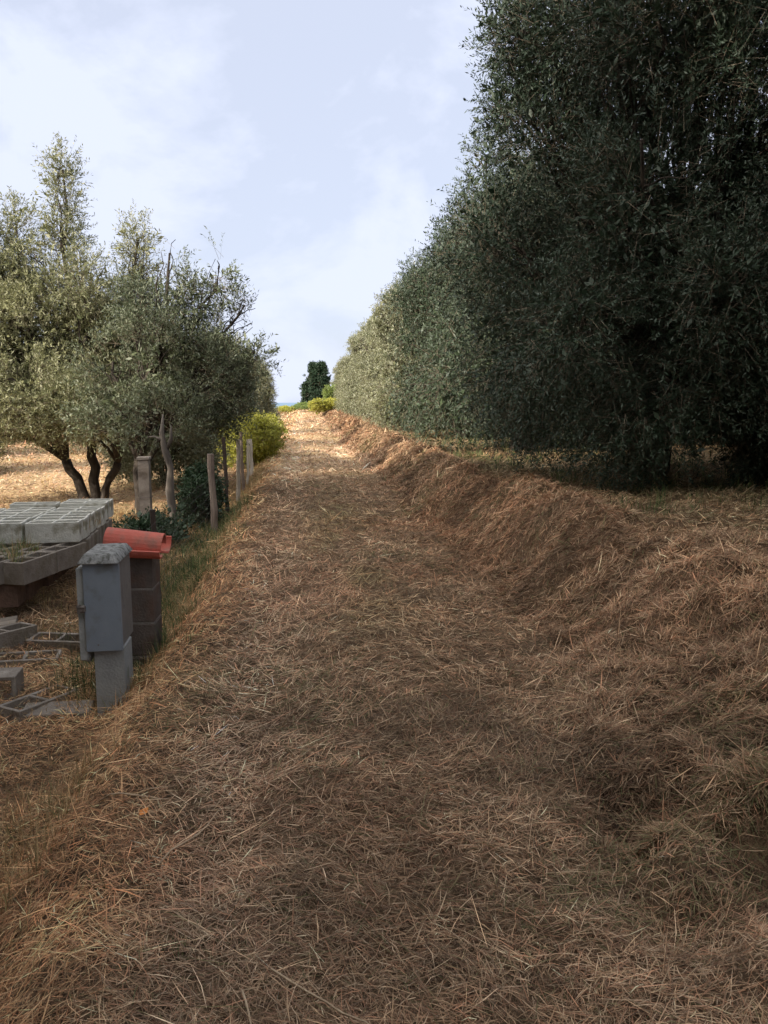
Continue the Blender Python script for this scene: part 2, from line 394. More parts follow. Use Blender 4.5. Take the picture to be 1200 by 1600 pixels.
def t_green(x, y):
    n = len(x); p = np.array([(.07, .11, .035), (.12, .16, .06), (.26, .23, .11), (.05, .08, .04)])
    return p[rng.choice(4, n, p=[.35, .3, .15, .2])] * rng.uniform(.7, 1.2, (n, 1))
# dry tufts down the left verge and the yard
n = 1500; vy = rng.uniform(1.2, 30, n) ** 1.0; vx = -0.95 - np.abs(rng.normal(0, .35, n)) - .05
n2 = 900; yy = rng.uniform(2.0, 14, n2); yx = rng.uniform(-6.5, -1.5, n2)
cx = np.concatenate([vx, yx]); cy = np.concatenate([vy, yy])
keep = ~((np.abs(cx + 1.3) < .32) & (cy > 3.7) & (cy < 4.85))
cx, cy = cx[keep], cy[keep]
tag(put('dry_grass', tufts(cx, cy, 26, .10, rng.uniform(.07, .24, len(cx)), t_dry, 'dry_grass', .75)), label='tan uncut dry grass along the left verge and in the yard', cat='grass', kind='stuff')
n = 420; gy = rng.uniform(5.0, 13.5, n); gx = rng.normal(-1.35, .22, n)
n2 = 520; gy2 = rng.uniform(7, 28, n2); gx2 = rng.uniform(3.0, 7, n2)
n3 = 16; gx3 = rng.uniform(-1.0, .6, n3); gy3 = rng.uniform(1.9, 5, n3)
cx = np.concatenate([gx, gx2, gx3]); cy = np.concatenate([gy, gy2, gy3]); hg = np.concatenate([rng.uniform(.10, .30, n), rng.uniform(.08, .3, n2), rng.uniform(.03, .07, n3)])
tag(put('green_grass', tufts(cx, cy, 24, .07, hg, t_green, 'green_grass', .5)), label='short green grass by the fence and under the trees', cat='grass', kind='stuff')
n = 2600; fy = rng.uniform(12, 60, n); fx = rng.uniform(-30, -2.6, n)
tag(put('field_grass', tufts(fx, fy, 16, .22, rng.uniform(.05, .22, n), lambda x, y: t_dry(x, y) * 1.25, 'field_grass', .8, .006)), label='pale sunlit stubble of the field behind the block stack', cat='stubble', kind='stuff')

# ------------------------------------------------------------------ trees
def limb(p0, p1, r0, r1, n, wob, rr):
    P = [Vector(p0)]; a, b = Vector(p0), Vector(p1); ln = (b - a).length
    rad = [r0]
    for k in range(1, n + 1):
        t = k / n
        q = a.lerp(b, t); q.z += math.sin(t * math.pi) * ln * .06
        if k < n: q += Vector((rr.uniform(-1, 1), rr.uniform(-1, 1), rr.uniform(-.6, .6))) * wob * ln
        P.append(q); rad.append(r0 + (r1 - r0) * t ** .8)
    return P, rad
def tree_mesh(lobes, stems, ntw, per, leaf, seed, gap=.36, twig=(.18, .42), outb=.42, up=.35, droop=0, core=.25, matleaf=M_OLIVE, gapscale=1.3, lw=.24, sub=7):
    """lobes: (x,y,z,rx,ry,rz[,wt]); stems: list of (base point, fork point, r0, r1, lobe indices).  Returns trunk and crown meshes"""
    rr = random.Random(seed); g = np.random.default_rng(seed)
    tb = MB()
    for (b, f, r0, r1, li) in stems:
        P, rad = limb(b, f, r0 * .82, r1, 5, .035, rr); rad[0] = r0 * 1.35; tb.tube(P, rad, 10)
        for i in li:
            c = lobes[i]; cen = Vector(c[:3]); ra = r1 * rr.uniform(.5, .75)
            tgt = cen + Vector((0, 0, c[5] * .35))
            P, rad = limb(f, tgt, ra, .018, 6, .05, rr); tb.tube(P, rad, 7)
            for _ in range(sub):
                k = rr.randint(2, 6); s = P[k]
                d = Vector((rr.gauss(0, 1), rr.gauss(0, 1), rr.gauss(.3, .7))).normalized()
                e = cen + Vector((d.x * c[3], d.y * c[4], d.z * c[5])) * rr.uniform(.55, .9)
                Q, rq = limb(s, e, max(rad[k] * .55, .012), .005, 5, .07, rr); tb.tube(Q, rq, 5)
    tm = tb.mesh('trunk', M_BARK, True)
    A = np.array([l[:6] for l in lobes], float); wt = np.array([(l[6] if len(l) > 6 else 1) * (l[3] * l[4] * l[5]) ** .75 for l in lobes]); wt /= wt.sum()
    n = int(ntw * 1.7); k = g.choice(len(A), n, p=wt)
    d = g.normal(0, 1, (n, 3)); d /= np.linalg.norm(d, axis=1)[:, None]
    r = g.random(n) ** outb
    P = A[k, :3] + d * A[k, 3:6] * r[:, None]
    nz_ = vn(P[:, 0] * gapscale, P[:, 1] * gapscale, P[:, 2] * gapscale, seed) * .6 + vn(P[:, 0] * 3, P[:, 1] * 3, P[:, 2] * 3, seed + 3) * .4
    ok = (nz_ > gap) & (P[:, 2] > .12); P, d, r, k = P[ok][:ntw], d[ok][:ntw], r[ok][:ntw], k[ok][:ntw]; n = len(P)
    td = d * .8 + g.normal(0, .45, (n, 3)); td[:, 2] += up - droop * sst(3.2, .8, P[:, 2]); td /= np.linalg.norm(td, axis=1)[:, None]
    tl = g.uniform(*twig, n)
    # leaves
    t = np.tile((np.arange(per) + .5) / per, n); ii = np.repeat(np.arange(n), per); m = len(ii)
    t = t + g.uniform(-.04, .04, m)
    base = P[ii] + td[ii] * (tl[ii] * t)[:, None]; base[:, 2] -= (t ** 2) * tl[ii] * .18
    rd = g.normal(0, 1, (m, 3)); rd -= (rd * td[ii]).sum(1)[:, None] * td[ii]; rd /= np.linalg.norm(rd, axis=1)[:, None]
    ld = td[ii] * g.uniform(.35, 1.0, m)[:, None] + rd * .8; ld /= np.linalg.norm(ld, axis=1)[:, None]
    nn = g.normal(0, .7, (m, 3)); nn[:, 2] += .8; sd_ = np.cross(ld, nn); sd_ /= np.linalg.norm(sd_, axis=1)[:, None] + 1e-9
    isc = (r[ii] < .55) & (g.random(m) < core)
    ll = leaf * g.uniform(.7, 1.25, m) * np.where(isc, 2.0, 1); ww = ll * lw * np.where(isc, 1.5, 1) * .5
    a = base; tip = base + ld * ll[:, None]; md = base + ld * (ll * .48)[:, None]
    V = np.stack([a, md + sd_ * ww[:, None], tip, md - sd_ * ww[:, None]], 1).reshape(-1, 3)
    q = np.arange(m) * 4; F = np.stack([q, q + 1, q + 2, q + 3], 1)
    # twig stems as slim three-sided ribbons
    e = P + td * tl[:, None]; e[:, 2] -= tl * .18; s0 = P - td * (tl * .5)[:, None]
    sp = np.cross(td, g.normal(0, 1, (n, 3))); sp /= np.linalg.norm(sp, axis=1)[:, None]; sp *= leaf * .045
    V2 = np.stack([s0 - sp, s0 + sp, e], 1).reshape(-1, 3); q2 = np.arange(n) * 3 + len(V); F2 = np.stack([q2, q2 + 1, q2 + 2], 1)
    clump = vn(base[:, 0] * 1.1, base[:, 1] * 1.1, base[:, 2] * 1.1, seed + 9)
    rn = np.clip(g.random(m) * .55 + clump * .6 - .08, 0, 1)
    cm = raw_mesh('crown', np.concatenate([V, V2]), [F, F2], [matleaf, M_TWIG], rnd=np.concatenate([rn, np.zeros(n)]), midx=np.concatenate([np.zeros(m, int), np.ones(n, int)]))
    return tm, cm
def plant(name, meshes, loc, rz=0, scale=1, **k):
    r = empty(name, loc, rz, **k)
    if scale != 1: r.scale = (scale,) * 3 if not hasattr(scale, '__len__') else scale
    put('trunk', meshes[0], r); put('crown', meshes[1], r); return r
def gen_lobes(seed, h, r, skirt=True, plumes=5):
    q = random.Random(seed); lb = [(0, 0, h * .50, r * .62, r * .62, h * .32, 1.1)]
    for k in range(17):
        a = k / 17 * 6.283 * 2 + q.uniform(-.25, .25); z = h * q.uniform(.32, .78); f = (1 - abs(z / h - .45) * .55) * q.uniform(.85, 1.2); rl = r * q.uniform(.20, .36)
        lb.append((math.cos(a) * r * .68 * f, math.sin(a) * r * .68 * f, z, rl, rl, h * q.uniform(.08, .15), 1.2))
    for k in range(plumes):
        a = q.uniform(0, 6.28); rr_ = r * q.uniform(.1, .55)
        lb.append((math.cos(a) * rr_, math.sin(a) * rr_, h * q.uniform(.78, .87), r * .22, r * .22, h * q.uniform(.12, .16), .8))
    if skirt:
        for k in range(8):
            a = k / 8 * 6.283 + q.uniform(-.3, .3); lb.append((math.cos(a) * r * .72, math.sin(a) * r * .72, h * q.uniform(.16, .24), r * .34, r * .34, h * .15, .9))
    return lb
def std_stems(lb, q):
    idx = list(range(len(lb))); random.Random(q).shuffle(idx); third = len(idx) // 3
    return [((-.05, 0, -.15), (-.35, .15, 1.25), .17, .11, idx[:third]), ((.06, .05, -.15), (.40, .1, 1.35), .15, .10, idx[third:2 * third]), ((0, -.06, -.15), (.02, -.35, 1.5), .15, .10, idx[2 * third:])]

# right-hand row
lbA = gen_lobes(3, 8.3, 2.7, plumes=6)
# reach towards the track, as the big tree does in its upper half
lbA += [(-2.25, -.2, 5.75, .42, .5, .42, 1.2), (-2.15, 0, 4.95, .4, .5, .3, 1.2), (-1.75, -.3, 5.6, .75, .8, .7, 1.1), (-1.85, -.4, 4.4, .7, .8, .6), (-1.4, .2, 6.6, .7, .7, .8), (-2.1, .1, 5.0, .45, .5, .4, .8), (-1.5, 0, 7.7, .6, .6, .8), (-2.3, .5, 3.2, .8, 1.0, .9), (-.8, -1.8, 1.2, 1.1, .7, .8, 1.2), (.6, -2.0, 1.1, 1.0, .7, .8, 1.2), (-1.7, -1.5, 1.9, .9, .8, .9, 1.2), (1.6, -1.8, 1.6, 1.0, .8, 1.0, 1.2), (-.2, -2.3, 2.3, 1.0, .7, .9, 1.1), (.9, -2.2, 3.2, 1.0, .8, 1.0), (-1.2, -1.9, 3.6, .9, .8, 1.0), (2.3, -1.2, 2.6, .9, .9, 1.1), (2.4, -1.4, 4.4, .9, .9, 1.2), (.6, -2.0, 5.2, 1.0, .8, 1.1), (-.5, -1.6, .75, 1.3, .8, .65, 2.6), (.9, -1.7, .8, 1.2, .8, .7, 2.6), (2.2, -1.3, .8, 1.0, .8, .7, 2.4), (.2, -1.3, 1.7, 1.2, .7, .8, 2.0), (-.2, -1.3, 6.4, 1.1, .7, .9, 1.5), (1.0, -1.2, 7.2, 1.0, .7, .9, 1.4), (-1.0, -1.4, 5.4, .9, .7, .9, 1.3), (1.6, -1.5, 6.1, .9, .7, .9, 1.3)]
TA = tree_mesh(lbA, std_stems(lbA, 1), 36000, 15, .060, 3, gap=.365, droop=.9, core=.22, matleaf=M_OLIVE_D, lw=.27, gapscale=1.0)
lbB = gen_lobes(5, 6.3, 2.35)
M_OLIVE_M = leaf_mat('olive_leaf_shady', (.022, .040, .020), (.066, .092, .044), (.075, .098, .070), .13)  # shade on the next two trees of the row put into the leaf colour
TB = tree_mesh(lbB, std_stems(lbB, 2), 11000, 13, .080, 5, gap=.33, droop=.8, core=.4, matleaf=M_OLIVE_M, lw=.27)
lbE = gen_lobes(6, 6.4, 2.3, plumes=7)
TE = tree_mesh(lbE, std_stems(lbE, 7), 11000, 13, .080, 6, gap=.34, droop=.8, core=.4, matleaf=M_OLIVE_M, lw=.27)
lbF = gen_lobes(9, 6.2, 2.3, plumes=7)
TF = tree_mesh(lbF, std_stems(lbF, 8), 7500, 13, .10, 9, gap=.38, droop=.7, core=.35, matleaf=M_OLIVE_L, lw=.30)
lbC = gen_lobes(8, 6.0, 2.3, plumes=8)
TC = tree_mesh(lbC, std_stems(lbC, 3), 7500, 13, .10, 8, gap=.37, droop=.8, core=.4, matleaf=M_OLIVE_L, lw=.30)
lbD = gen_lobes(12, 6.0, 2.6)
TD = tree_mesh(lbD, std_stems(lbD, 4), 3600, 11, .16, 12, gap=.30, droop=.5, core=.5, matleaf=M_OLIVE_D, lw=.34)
ORD = ['first', 'second', 'third', 'fourth', 'fifth', 'sixth', 'seventh', 'eighth', 'ninth', 'tenth', 'eleventh', 'twelfth', 'thirteenth', 'fourteenth']
GR = 'olive trees in the row right of the track'
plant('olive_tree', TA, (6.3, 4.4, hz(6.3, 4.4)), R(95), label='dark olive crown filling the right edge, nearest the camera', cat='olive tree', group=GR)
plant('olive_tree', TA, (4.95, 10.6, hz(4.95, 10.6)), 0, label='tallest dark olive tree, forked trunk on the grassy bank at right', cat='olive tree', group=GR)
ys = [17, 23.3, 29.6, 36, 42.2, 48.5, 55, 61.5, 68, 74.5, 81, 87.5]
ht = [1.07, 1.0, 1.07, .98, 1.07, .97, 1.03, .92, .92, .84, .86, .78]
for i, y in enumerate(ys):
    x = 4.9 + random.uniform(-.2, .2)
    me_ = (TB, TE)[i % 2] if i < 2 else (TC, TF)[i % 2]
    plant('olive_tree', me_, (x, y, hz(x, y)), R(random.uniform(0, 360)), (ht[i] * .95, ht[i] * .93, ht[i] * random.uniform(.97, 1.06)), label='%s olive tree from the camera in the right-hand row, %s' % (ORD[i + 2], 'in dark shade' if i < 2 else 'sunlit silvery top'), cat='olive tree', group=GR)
k = 0
for x in (10.6, 16.8):
    for gi, y in enumerate(np.arange(4, 62, 6.6)):
        xx = x + random.uniform(-.5, .5); yy = y + random.uniform(-.8, .8)
        plant('olive_tree', TD, (xx, yy, hz(xx, yy)), R(random.uniform(0, 360)), random.uniform(.95, 1.15), label='%s olive from the camera in the %s grove row behind the right-hand row' % (ORD[gi], 'first' if x < 12 else 'second'), cat='olive tree', group='grove trees behind the right-hand row')

# left-hand trees
lbL = [(-.9, .2, 3.0, 1.5, 1.4, 1.35, 1.2), (-1.9, -.2, 3.7, 1.0, 1.0, 1.1), (-.25, 0, 5.95, .27, .3, .72, 1.2), (-.35, .1, 5.0, .42, .42, .7), (-1.2, .2, 5.0, .42, .42, .75), (-1.95, 0, 4.95, .5, .5, .8),
       (1.05, 0, 4.75, .30, .3, .72, 1.2), (.9, .3, 3.9, .55, .55, .7), (.2, -.6, 4.1, .5, .5, .6), (.9, .1, 2.6, .8, .8, .8), (-2.6, .3, 2.6, 1.0, 1.0, 1.1), (-1.0, -1.1, 2.1, 1.0, .8, .8), (.3, -1.1, 1.9, .6, .6, .6), (-2.2, -.5, 1.5, .9, .9, .8), (-2.6, .4, 4.0, .7, .7, .8), (-1.4, 1.0, 2.2, 1.0, 1.0, 1.0)]
lbL += [(-.3, -.7, 1.75, 1.2, .7, .6, 1.3), (-1.6, .1, 4.3, .8, .7, .7), (-.7, 0, 4.3, .7, .6, .6), (.2, .2, 3.3, .9, .8, .8), (-2.9, -.2, 3.4, .8, .8, .9), (-2.4, 0, 4.9, .5, .5, .6)]
stL = [((-.07, 0, -.15), (-.52, .1, .85), .13, .09, [4, 5, 1, 10, 14, 13, 11, 15, 17, 20, 21]), ((0, .05, -.15), (-.02, .1, 1.15), .13, .09, [2, 3, 0, 8, 18]), ((.08, 0, -.15), (.48, 0, .80), .10, .075, [6, 7, 9, 12, 16, 19])]
M_OLIVE_S = leaf_mat('olive_leaf_sunny', (.075, .095, .04), (.34, .34, .17), (.38, .38, .25), .3)  # sun on the tall left olive put into its leaf colour
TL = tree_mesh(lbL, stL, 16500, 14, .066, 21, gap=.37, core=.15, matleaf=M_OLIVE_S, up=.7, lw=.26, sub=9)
plant('olive_tree', TL, (-4.1, 15.5, hz(-4.1, 15.5)), 0, label='tall feathery olive with three forked trunks behind the block stack', cat='olive tree', group='olive trees left of the track')
lbM = [(.55, 0, 2.7, .9, 1.0, .85, 1.0), (.72, 0, 4.2, .26, .3, .62, 1.1), (.2, .2, 3.6, .42, .42, .65), (.95, 0, 3.6, .36, .4, .55), (1.52, 0, 4.05, .20, .22, .50, 1.2), (1.92, .1, 3.45, .22, .25, .45), (2.08, 0, 2.7, .25, .3, .36), (1.35, -.2, 2.5, .5, .55, .6), (-.3, .1, 2.4, .6, .8, .7), (-.55, 0, 1.7, .5, .5, .5), (.5, -.5, 1.7, .85, .7, .5), (1.35, .2, 1.7, .55, .5, .45), (1.75, 0, 2.1, .32, .35, .35), (1.5, 0, 3.2, .28, .3, .4)]
stM = [((0, 0, -.15), (.05, .1, 1.0), .11, .08, [0, 1, 2, 3, 8, 9]), ((.05, 0, .5), (.5, 0, 1.5), .07, .055, [4, 5, 6, 7, 9, 10, 11, 12])]
TM = tree_mesh(lbM, stM, 5000, 14, .060, 22, gap=.50, gapscale=1.9, core=.15, matleaf=M_OLIVE, up=.55, lw=.26, sub=9)
plant('olive_tree', TM, (-2.9, 13.6, hz(-2.9, 13.6)), 0, label='darker olive leaning over the fence, right of the three-trunk olive', cat='olive tree', group='olive trees left of the track')
FL = [(-3.2, 18.4, .60, 'small olive behind the dark ivy on the fence'), (-3.0, 27.5, .72, 'olive just behind the yellow-green bush'), (-3.0, 38.5, .72, 'pale rounded olive left of the sunlit ruts'), (-3.3, 53, .72, 'farthest pale olive left of the track end')]
for x, y, s, lab in FL:
    plant('olive_tree', TC, (x, y, hz(x, y)), R(random.uniform(0, 360)), s, label=lab, cat='olive tree', group='olive trees left of the track')
k = 0
for fi, (y, x0, x1) in enumerate(((21, -14, -9.5), (27.5, -17, -7), (35, -22, -8), (44, -26, -8), (55, -30, -9))):
    x = x1; fj = 0
    while x > x0:
        xx = x + random.uniform(-.5, .5); yy = y + random.uniform(-1, 1)
        plant('olive_tree', TC, (xx, yy, hz(xx, yy)), R(random.uniform(0, 360)), random.uniform(.62, .8), label='low field olive, %s row back in the sunlit field, %s from the track' % (ORD[fi], ORD[fj]), cat='olive tree', group='olives in the field at left')
        x -= 4.6; fj += 1
# tall trees beside and behind the camera, added out of view to shade the near track
for i, (x, y, s) in enumerate([(-9.5, 1.2, 2.3), (-7.8, -4.5, 2.5), (-4.5, -9.5, 2.6), (-12.2, -4.0, 2.8), (-1.0, -13, 2.5), (-10.5, -9.5, 3.0)]):
    plant('added_shade_tree', TD, (x, y, hz(x, y) - .4), R(60 * i), s, label='tall dark tree added behind the camera for shade, %s of six clockwise' % ORD[i], cat='tree', group='unseen tall trees added for shade')

# shrubs, conifer
def bush(name, w_, d_, h_, seed, ntw, leaf, m, loc, lab, cat='bush', gap=.3, up=.5, lw=.5):
    q = random.Random(seed); lb = []
    for i in range(9):
        lb.append((q.uniform(-.5, .5) * w_, q.uniform(-.5, .5) * d_, h_ * q.uniform(.25, .72), w_ * .26, d_ * .26, h_ * .26))
    st = [((q.uniform(-.1, .1), 0, -.1), (q.uniform(-.2, .2) * w_, 0, h_ * .3), .025, .016, [j, j + 3, j + 6]) for j in range(3)]
    ms = tree_mesh(lb, st, ntw, 10, leaf, seed, gap=gap, twig=(.12, .3), core=.2, matleaf=m, up=up, lw=lw, sub=4)
    ms[0].name = 'stems'; r = empty(name, loc, 0, label=lab, cat=cat); put('stem', ms[0], r); put('foliage', ms[1], r); return r
bush('yellow_green_bush', 1.6, 3.4, 1.65, 41, 3000, .075, M_YEL, (-1.68, 22.8, hz(-1.68, 22.8)), 'bright yellow-green bush bulging over the left edge of the track')
bush('yellow_green_bush', 1.5, 3.0, 1.5, 42, 1900, .085, M_YEL, (-2.2, 27, hz(-2.2, 27)), 'lower yellow-green bush behind the bright one at the fence end')
bush('ivy_bush', .5, .9, 1.0, 43, 1700, .050, M_IVY, (-1.55, 12.2, hz(-1.55, 12.2)), 'dark ivy heap climbing the fence between two wooden posts')
bush('bramble', 1.1, .7, .42, 44, 420, .05, M_IVY, (-1.95, 10.6, hz(-1.95, 10.6)), 'low dark bramble at the foot of the concrete pillar')
bush('green_bush', 1.2, 1.4, .85, 45, 900, .07, M_GREENB, (6.2, 19.4, hz(6.2, 19.4)), 'sunlit green bush under the right-hand olives near a trunk')
bush('green_bush', 1.6, 3.0, 2.4, 46, 1500, .13, M_GREENB, (3.2, 84, hz(3.2, 84)), 'bright green bush beside the dark conifer at the track end')
bush('green_bush', 3.0, 6.0, 1.3, 47, 1500, .14, M_YEL, (2.7, 78, hz(2.7, 78)), 'low yellow-green scrub in front of the dark conifer')
bush('green_bush', 3.6, 5.0, 1.0, 48, 2200, .11, M_GREENB, (.9, 91, hz(.9, 91)), 'scrub on the crest left of the dark conifer')
bush('green_bush', 3.0, 5.0, .8, 49, 1600, .11, M_YEL, (-1.6, 90, hz(-1.6, 90)), 'low pale scrub closing the far end of the track')
lbK = [(0, 0, .9, 1.1, 1.1, .7), (-.2, 0, 2.1, 1.5, 1.4, .9), (.1, 0, 3.4, 1.4, 1.4, .9), (.35, 0, 4.6, 1.05, 1.1, .8), (-.35, 0, 5.35, .5, .6, .5), (.75, 0, 5.5, .45, .5, .45), (-1.25, 0, 1.1, .6, .6, .35), (-1.3, 0, 2.9, .5, .5, .5), (1.2, 0, 2.6, .5, .5, .6), (-.9, 0, 4.3, .45, .5, .5), (1.2, 0, 4.2, .45, .5, .5), (.1, 0, 5.3, .5, .5, .5)]
TK = tree_mesh(lbK, [((0, 0, -.2), (0, 0, 2.0), .12, .09, [0, 4, 8, 9, 10, 11])], 5200, 10, .20, 51, gap=.42, gapscale=1.6, matleaf=M_CONI, lw=.35)
plant('conifer', TK, (1.55, 97, hz(1.55, 97)), 0, 1.0, label='dark green conifer standing against the sky at the track end', cat='conifer')

# ------------------------------------------------------------------ concrete blocks
M_BLOCK = noise_mat('block_concrete', [(.3, (.14, .115, .09)), (.55, (.23, .20, .165)), (.75, (.34, .31, .26))], 7, bump=.5, bscale=60, spots=(5, .52, .68, (.15, .125, .09)))
M_BLOCKL = noise_mat('pale_block_concrete', [(.3, (.44, .43, .37)), (.55, (.60, .59, .52)), (.75, (.70, .68, .60))], 6, bump=.5, bscale=60, spots=(6, .55, .7, (.24, .22, .15)))
M_BRICK = noise_mat('clay_brick', [(.3, (.07, .045, .032)), (.7, (.17, .105, .075))], 8, bump=.5, bscale=40)
def block_mesh(name, m, Lx=.5, Wy=.2, Hz=.2, wall=.026, cells=2):
    """hollow block, cavities opening upwards, walls welded in one grid"""
    xs = [-Lx / 2]; cw = (Lx - wall * (cells + 1)) / cells; x = -Lx / 2
    for c in range(cells): xs += [x + wall, x + wall + cw]; x += wall + cw
    xs.append(Lx / 2); ysg = [-Wy / 2, -Wy / 2 + wall, Wy / 2 - wall, Wy / 2]
    zs = [-Hz / 2 + .0, Hz / 2]; v = {}; V = []
    def vid(i, j, k):
        if (i, j, k) not in v: v[(i, j, k)] = len(V); V.append((xs[i], ysg[j], zs[k]))
        return v[(i, j, k)]
    solid = lambda i, j: 0 <= i < len(xs) - 1 and 0 <= j < 3 and not (j == 1 and i % 2 == 1)
    F = []
    for i in range(len(xs) - 1):
        for j in range(3):
            if not solid(i, j): continue
            F.append((vid(i, j, 1), vid(i + 1, j, 1), vid(i + 1, j + 1, 1), vid(i, j + 1, 1)))
            F.append((vid(i, j, 0), vid(i, j + 1, 0), vid(i + 1, j + 1, 0), vid(i + 1, j, 0)))
            for (di, dj, a, b) in ((-1, 0, (i, j + 1), (i, j)), (1, 0, (i + 1, j), (i + 1, j + 1)), (0, -1, (i, j), (i + 1, j)), (0, 1, (i + 1, j + 1), (i, j + 1))):
                if not solid(i + di, j + dj): F.append((vid(*a, 0), vid(*b, 0), vid(*b, 1), vid(*a, 1)))
    me = bpy.data.meshes.new(name); me.from_pydata(V, [], F); me.materials.append(m); me.update()
    return me
BK = block_mesh('concrete_block', M_BLOCK); BKL = block_mesh('concrete_block', M_BLOCKL, wall=.019); BR = block_mesh('brick_block', M_BRICK, .25, .2, .21, .02, 3)
def block(me, loc, rot, lab, grp, name='concrete_block', cat='block'):
    o = put(name, me, None, loc, rot); tag(o, lab, cat, grp)
    md = o.modifiers.new('edge', 'BEVEL'); md.width = .004; md.segments = 1; md.limit_method = 'ANGLE'; return o
RZ = R(3.5)
GS = 'hollow blocks in the yard stack'
jr = random.Random(4)
def pj(a): return jr.uniform(-a, a)
RO = ['front', 'second', 'third', 'fourth', 'fifth', 'sixth', 'seventh', 'back']
CO = ['right-hand', 'middle', 'left-hand', 'far left', 'outermost left']
# top layer: cavities up, long side across
for r in range(8):
    for c in range(4):
        if c == 1 and r > 6 or c == 2 and r > 5: continue
        x = -2.48 - c * .52 + pj(.012) + (0.03 if r > 3 else 0) - (.0 if c == 0 else .03); y = 7.90 + r * .212; x -= .066 * r * .212
        block(BKL, (x, y + c * -.03 + pj(.005), .325 + (pj(.006) if r < 6 else .03)), (pj(.016), pj(.016), RZ + pj(.035)), 'pale hollow block, %s row and %s column of the stack top layer' % (RO[r], CO[c]), GS)
# second layer under it: end faces towards the track
for r in range(8):
    for c in range(2):
        if r < 1 + 2 * c: continue
        x = -2.46 - c * .52 + pj(.01) - .066 * r * .212; y = 7.90 + r * .212
        block(BK, (x, y, .113), (0, 0, RZ + pj(.015)), 'weathered hollow block, %s row of the %s column under the stack top layer' % (RO[r], CO[c]), GS)
# second layer, front part: blocks lying lengthwise, weeds in the cavities
for r in range(2):
    for c in range(6):
        ul = .25 + r * .507 + pj(.01) - (.03 if c > 1 else 0) + (.10 if c > 3 else 0); ac = .1 + c * .206
        block(BK, (-2.46 + .28 * ul - .96 * ac, 6.93 + .96 * ul + .0 * ac, .113 + pj(.003)), (0, pj(.01), R(90) - R(16.3) + pj(.012)), 'brown-stained hollow block lying lengthwise, %s of the weedy ledge, %s from the right' % (['front end', 'back end'][r], ORD[c]), GS)
# lowest layer
for r in range(9):
    y = 7.1 + r * .262
    block(BR, (-2.66 + pj(.03), y, -.10), (0, 0, R(90) + RZ + pj(.05)), 'reddish clay block at the stack foot, %s from the front' % ORD[r], 'clay blocks under the stack', 'clay_block', 'block')
for c in range(4):
    block(BK, (-2.98 - c * .53, 7.12 + pj(.02), -.10), (0, 0, RZ + pj(.04)), 'grey block at the foot of the stack front, %s from the right' % ORD[c], GS)
# loose ones
def loose(me, x, y, dz, rot, lab, name='concrete_block'): block(me, (x, y, hz(x, y) + dz), rot, lab, 'loose blocks lying in the yard grass', name)
loose(BK, -2.42, 6.25, .04, (0, .05, R(58)), 'grey hollow block with open cavities in the straw, left of the meter cabinet')
loose(BK, -1.98, 6.3, -.0, (.06, 0, R(-12)), 'half buried grey block on its side just left of the meter cabinet')
loose(BK, -2.15, 5.95, -.05, (.05, .02, R(8)), 'sunken block with only its rim showing left of the meter cabinet')
loose(BK, -2.18, 5.2, .07, (R(90), .02, R(4)), 'grey block on its side at the left edge, cavities facing the camera')
loose(BK, -1.76, 5.05, -.045, (.04, .06, R(62)), 'low flat block sunk in straw in front of the side-lying block')
mb = MB(); mb.box((0, 0, 0), (.42, .2, .05), 0, .006)
o = mb.build('concrete_slab', M_BLOCK, None, (-1.6, 4.92, hz(-1.6, 4.92) + .015), (.05, .02, R(5))); tag(o, 'small thin concrete slab against the meter cabinet pedestal', 'slab')
mb = MB(); mb.box((0, 0, 0), (.5, .22, .05), 0, .006)
o = mb.build('wooden_board', noise_mat('grey_board', [(.3, (.16, .13, .10)), (.7, (.30, .26, .21))], 5, stretch=(.3, 3, 1)), None, (-2.75, 6.75, hz(-2.75, 6.75) + .05), (.05, -.08, R(15))); tag(o, 'weathered board lying in front of the block stack', 'board')
# weeds growing in the ledge blocks
def weeds(n, x0, x1, y0, y1, z, h0, h1, tf, lab, name, per=22):
    cx = rng.uniform(x0, x1, n); cy = rng.uniform(y0, y1, n)
    me = tufts(cx, cy, per, .035, rng.uniform(h0, h1, n), tf, name, .6, .0035, z0=np.full(n, z))
    tag(put(name, me), lab, 'weeds', kind='stuff')
weeds(75, -3.8, -2.55, 6.95, 7.75, .16, .08, .30, lambda x, y: np.where(rng.random((len(x), 1)) < .5, t_dry(x, y), t_green(x, y) * 1.5), 'pale and green weeds sprouting from the ledge blocks', 'ledge_weeds', 26)
weeds(16, -2.33, -2.28, 7.9, 8.7, .28, .08, .22, t_dry, 'dry weeds hanging on the track side of the block stack', 'hanging_weeds', 14)

# ------------------------------------------------------------------ meter cabinet
M_CAB = noise_mat('cabinet_grey', [(.3, (.18, .21, .24)), (.7, (.235, .27, .30))], 4, bump=.1, bscale=120, rough=.6, spots=(9, .52, .75, (.15, .155, .145)))
M_CEM = noise_mat('rough_cement', [(.3, (.13, .13, .12)), (.55, (.25, .25, .235)), (.75, (.38, .37, .34))], 16, bump=.3, bscale=90, spots=(30, .5, .62, (.09, .09, .075)))
M_PED = noise_mat('pedestal_cement', [(.3, (.26, .27, .26)), (.7, (.36, .37, .35))], 6, bump=.3, bscale=70, spots=(7, .55, .75, (.17, .19, .13)))
M_MET = noise_mat('rusty_metal', [(.3, (.07, .05, .04)), (.7, (.20, .18, .16))], 30, bump=.2, rough=.6)
M_CABS = noise_mat('cabinet_side_cement', [(.3, (.15, .14, .125)), (.7, (.22, .205, .185))], 5, bump=.25, bscale=70, spots=(10, .55, .75, (.11, .10, .085)))
cab = empty('meter_cabinet', (-1.265, 4.80, hz(-1.265, 5.0)), R(1.5), label='grey concrete meter cabinet on a narrow pedestal beside the track', cat='meter cabinet')
zb = hz(-1.265, 5.0)                 # local z = world z - zb
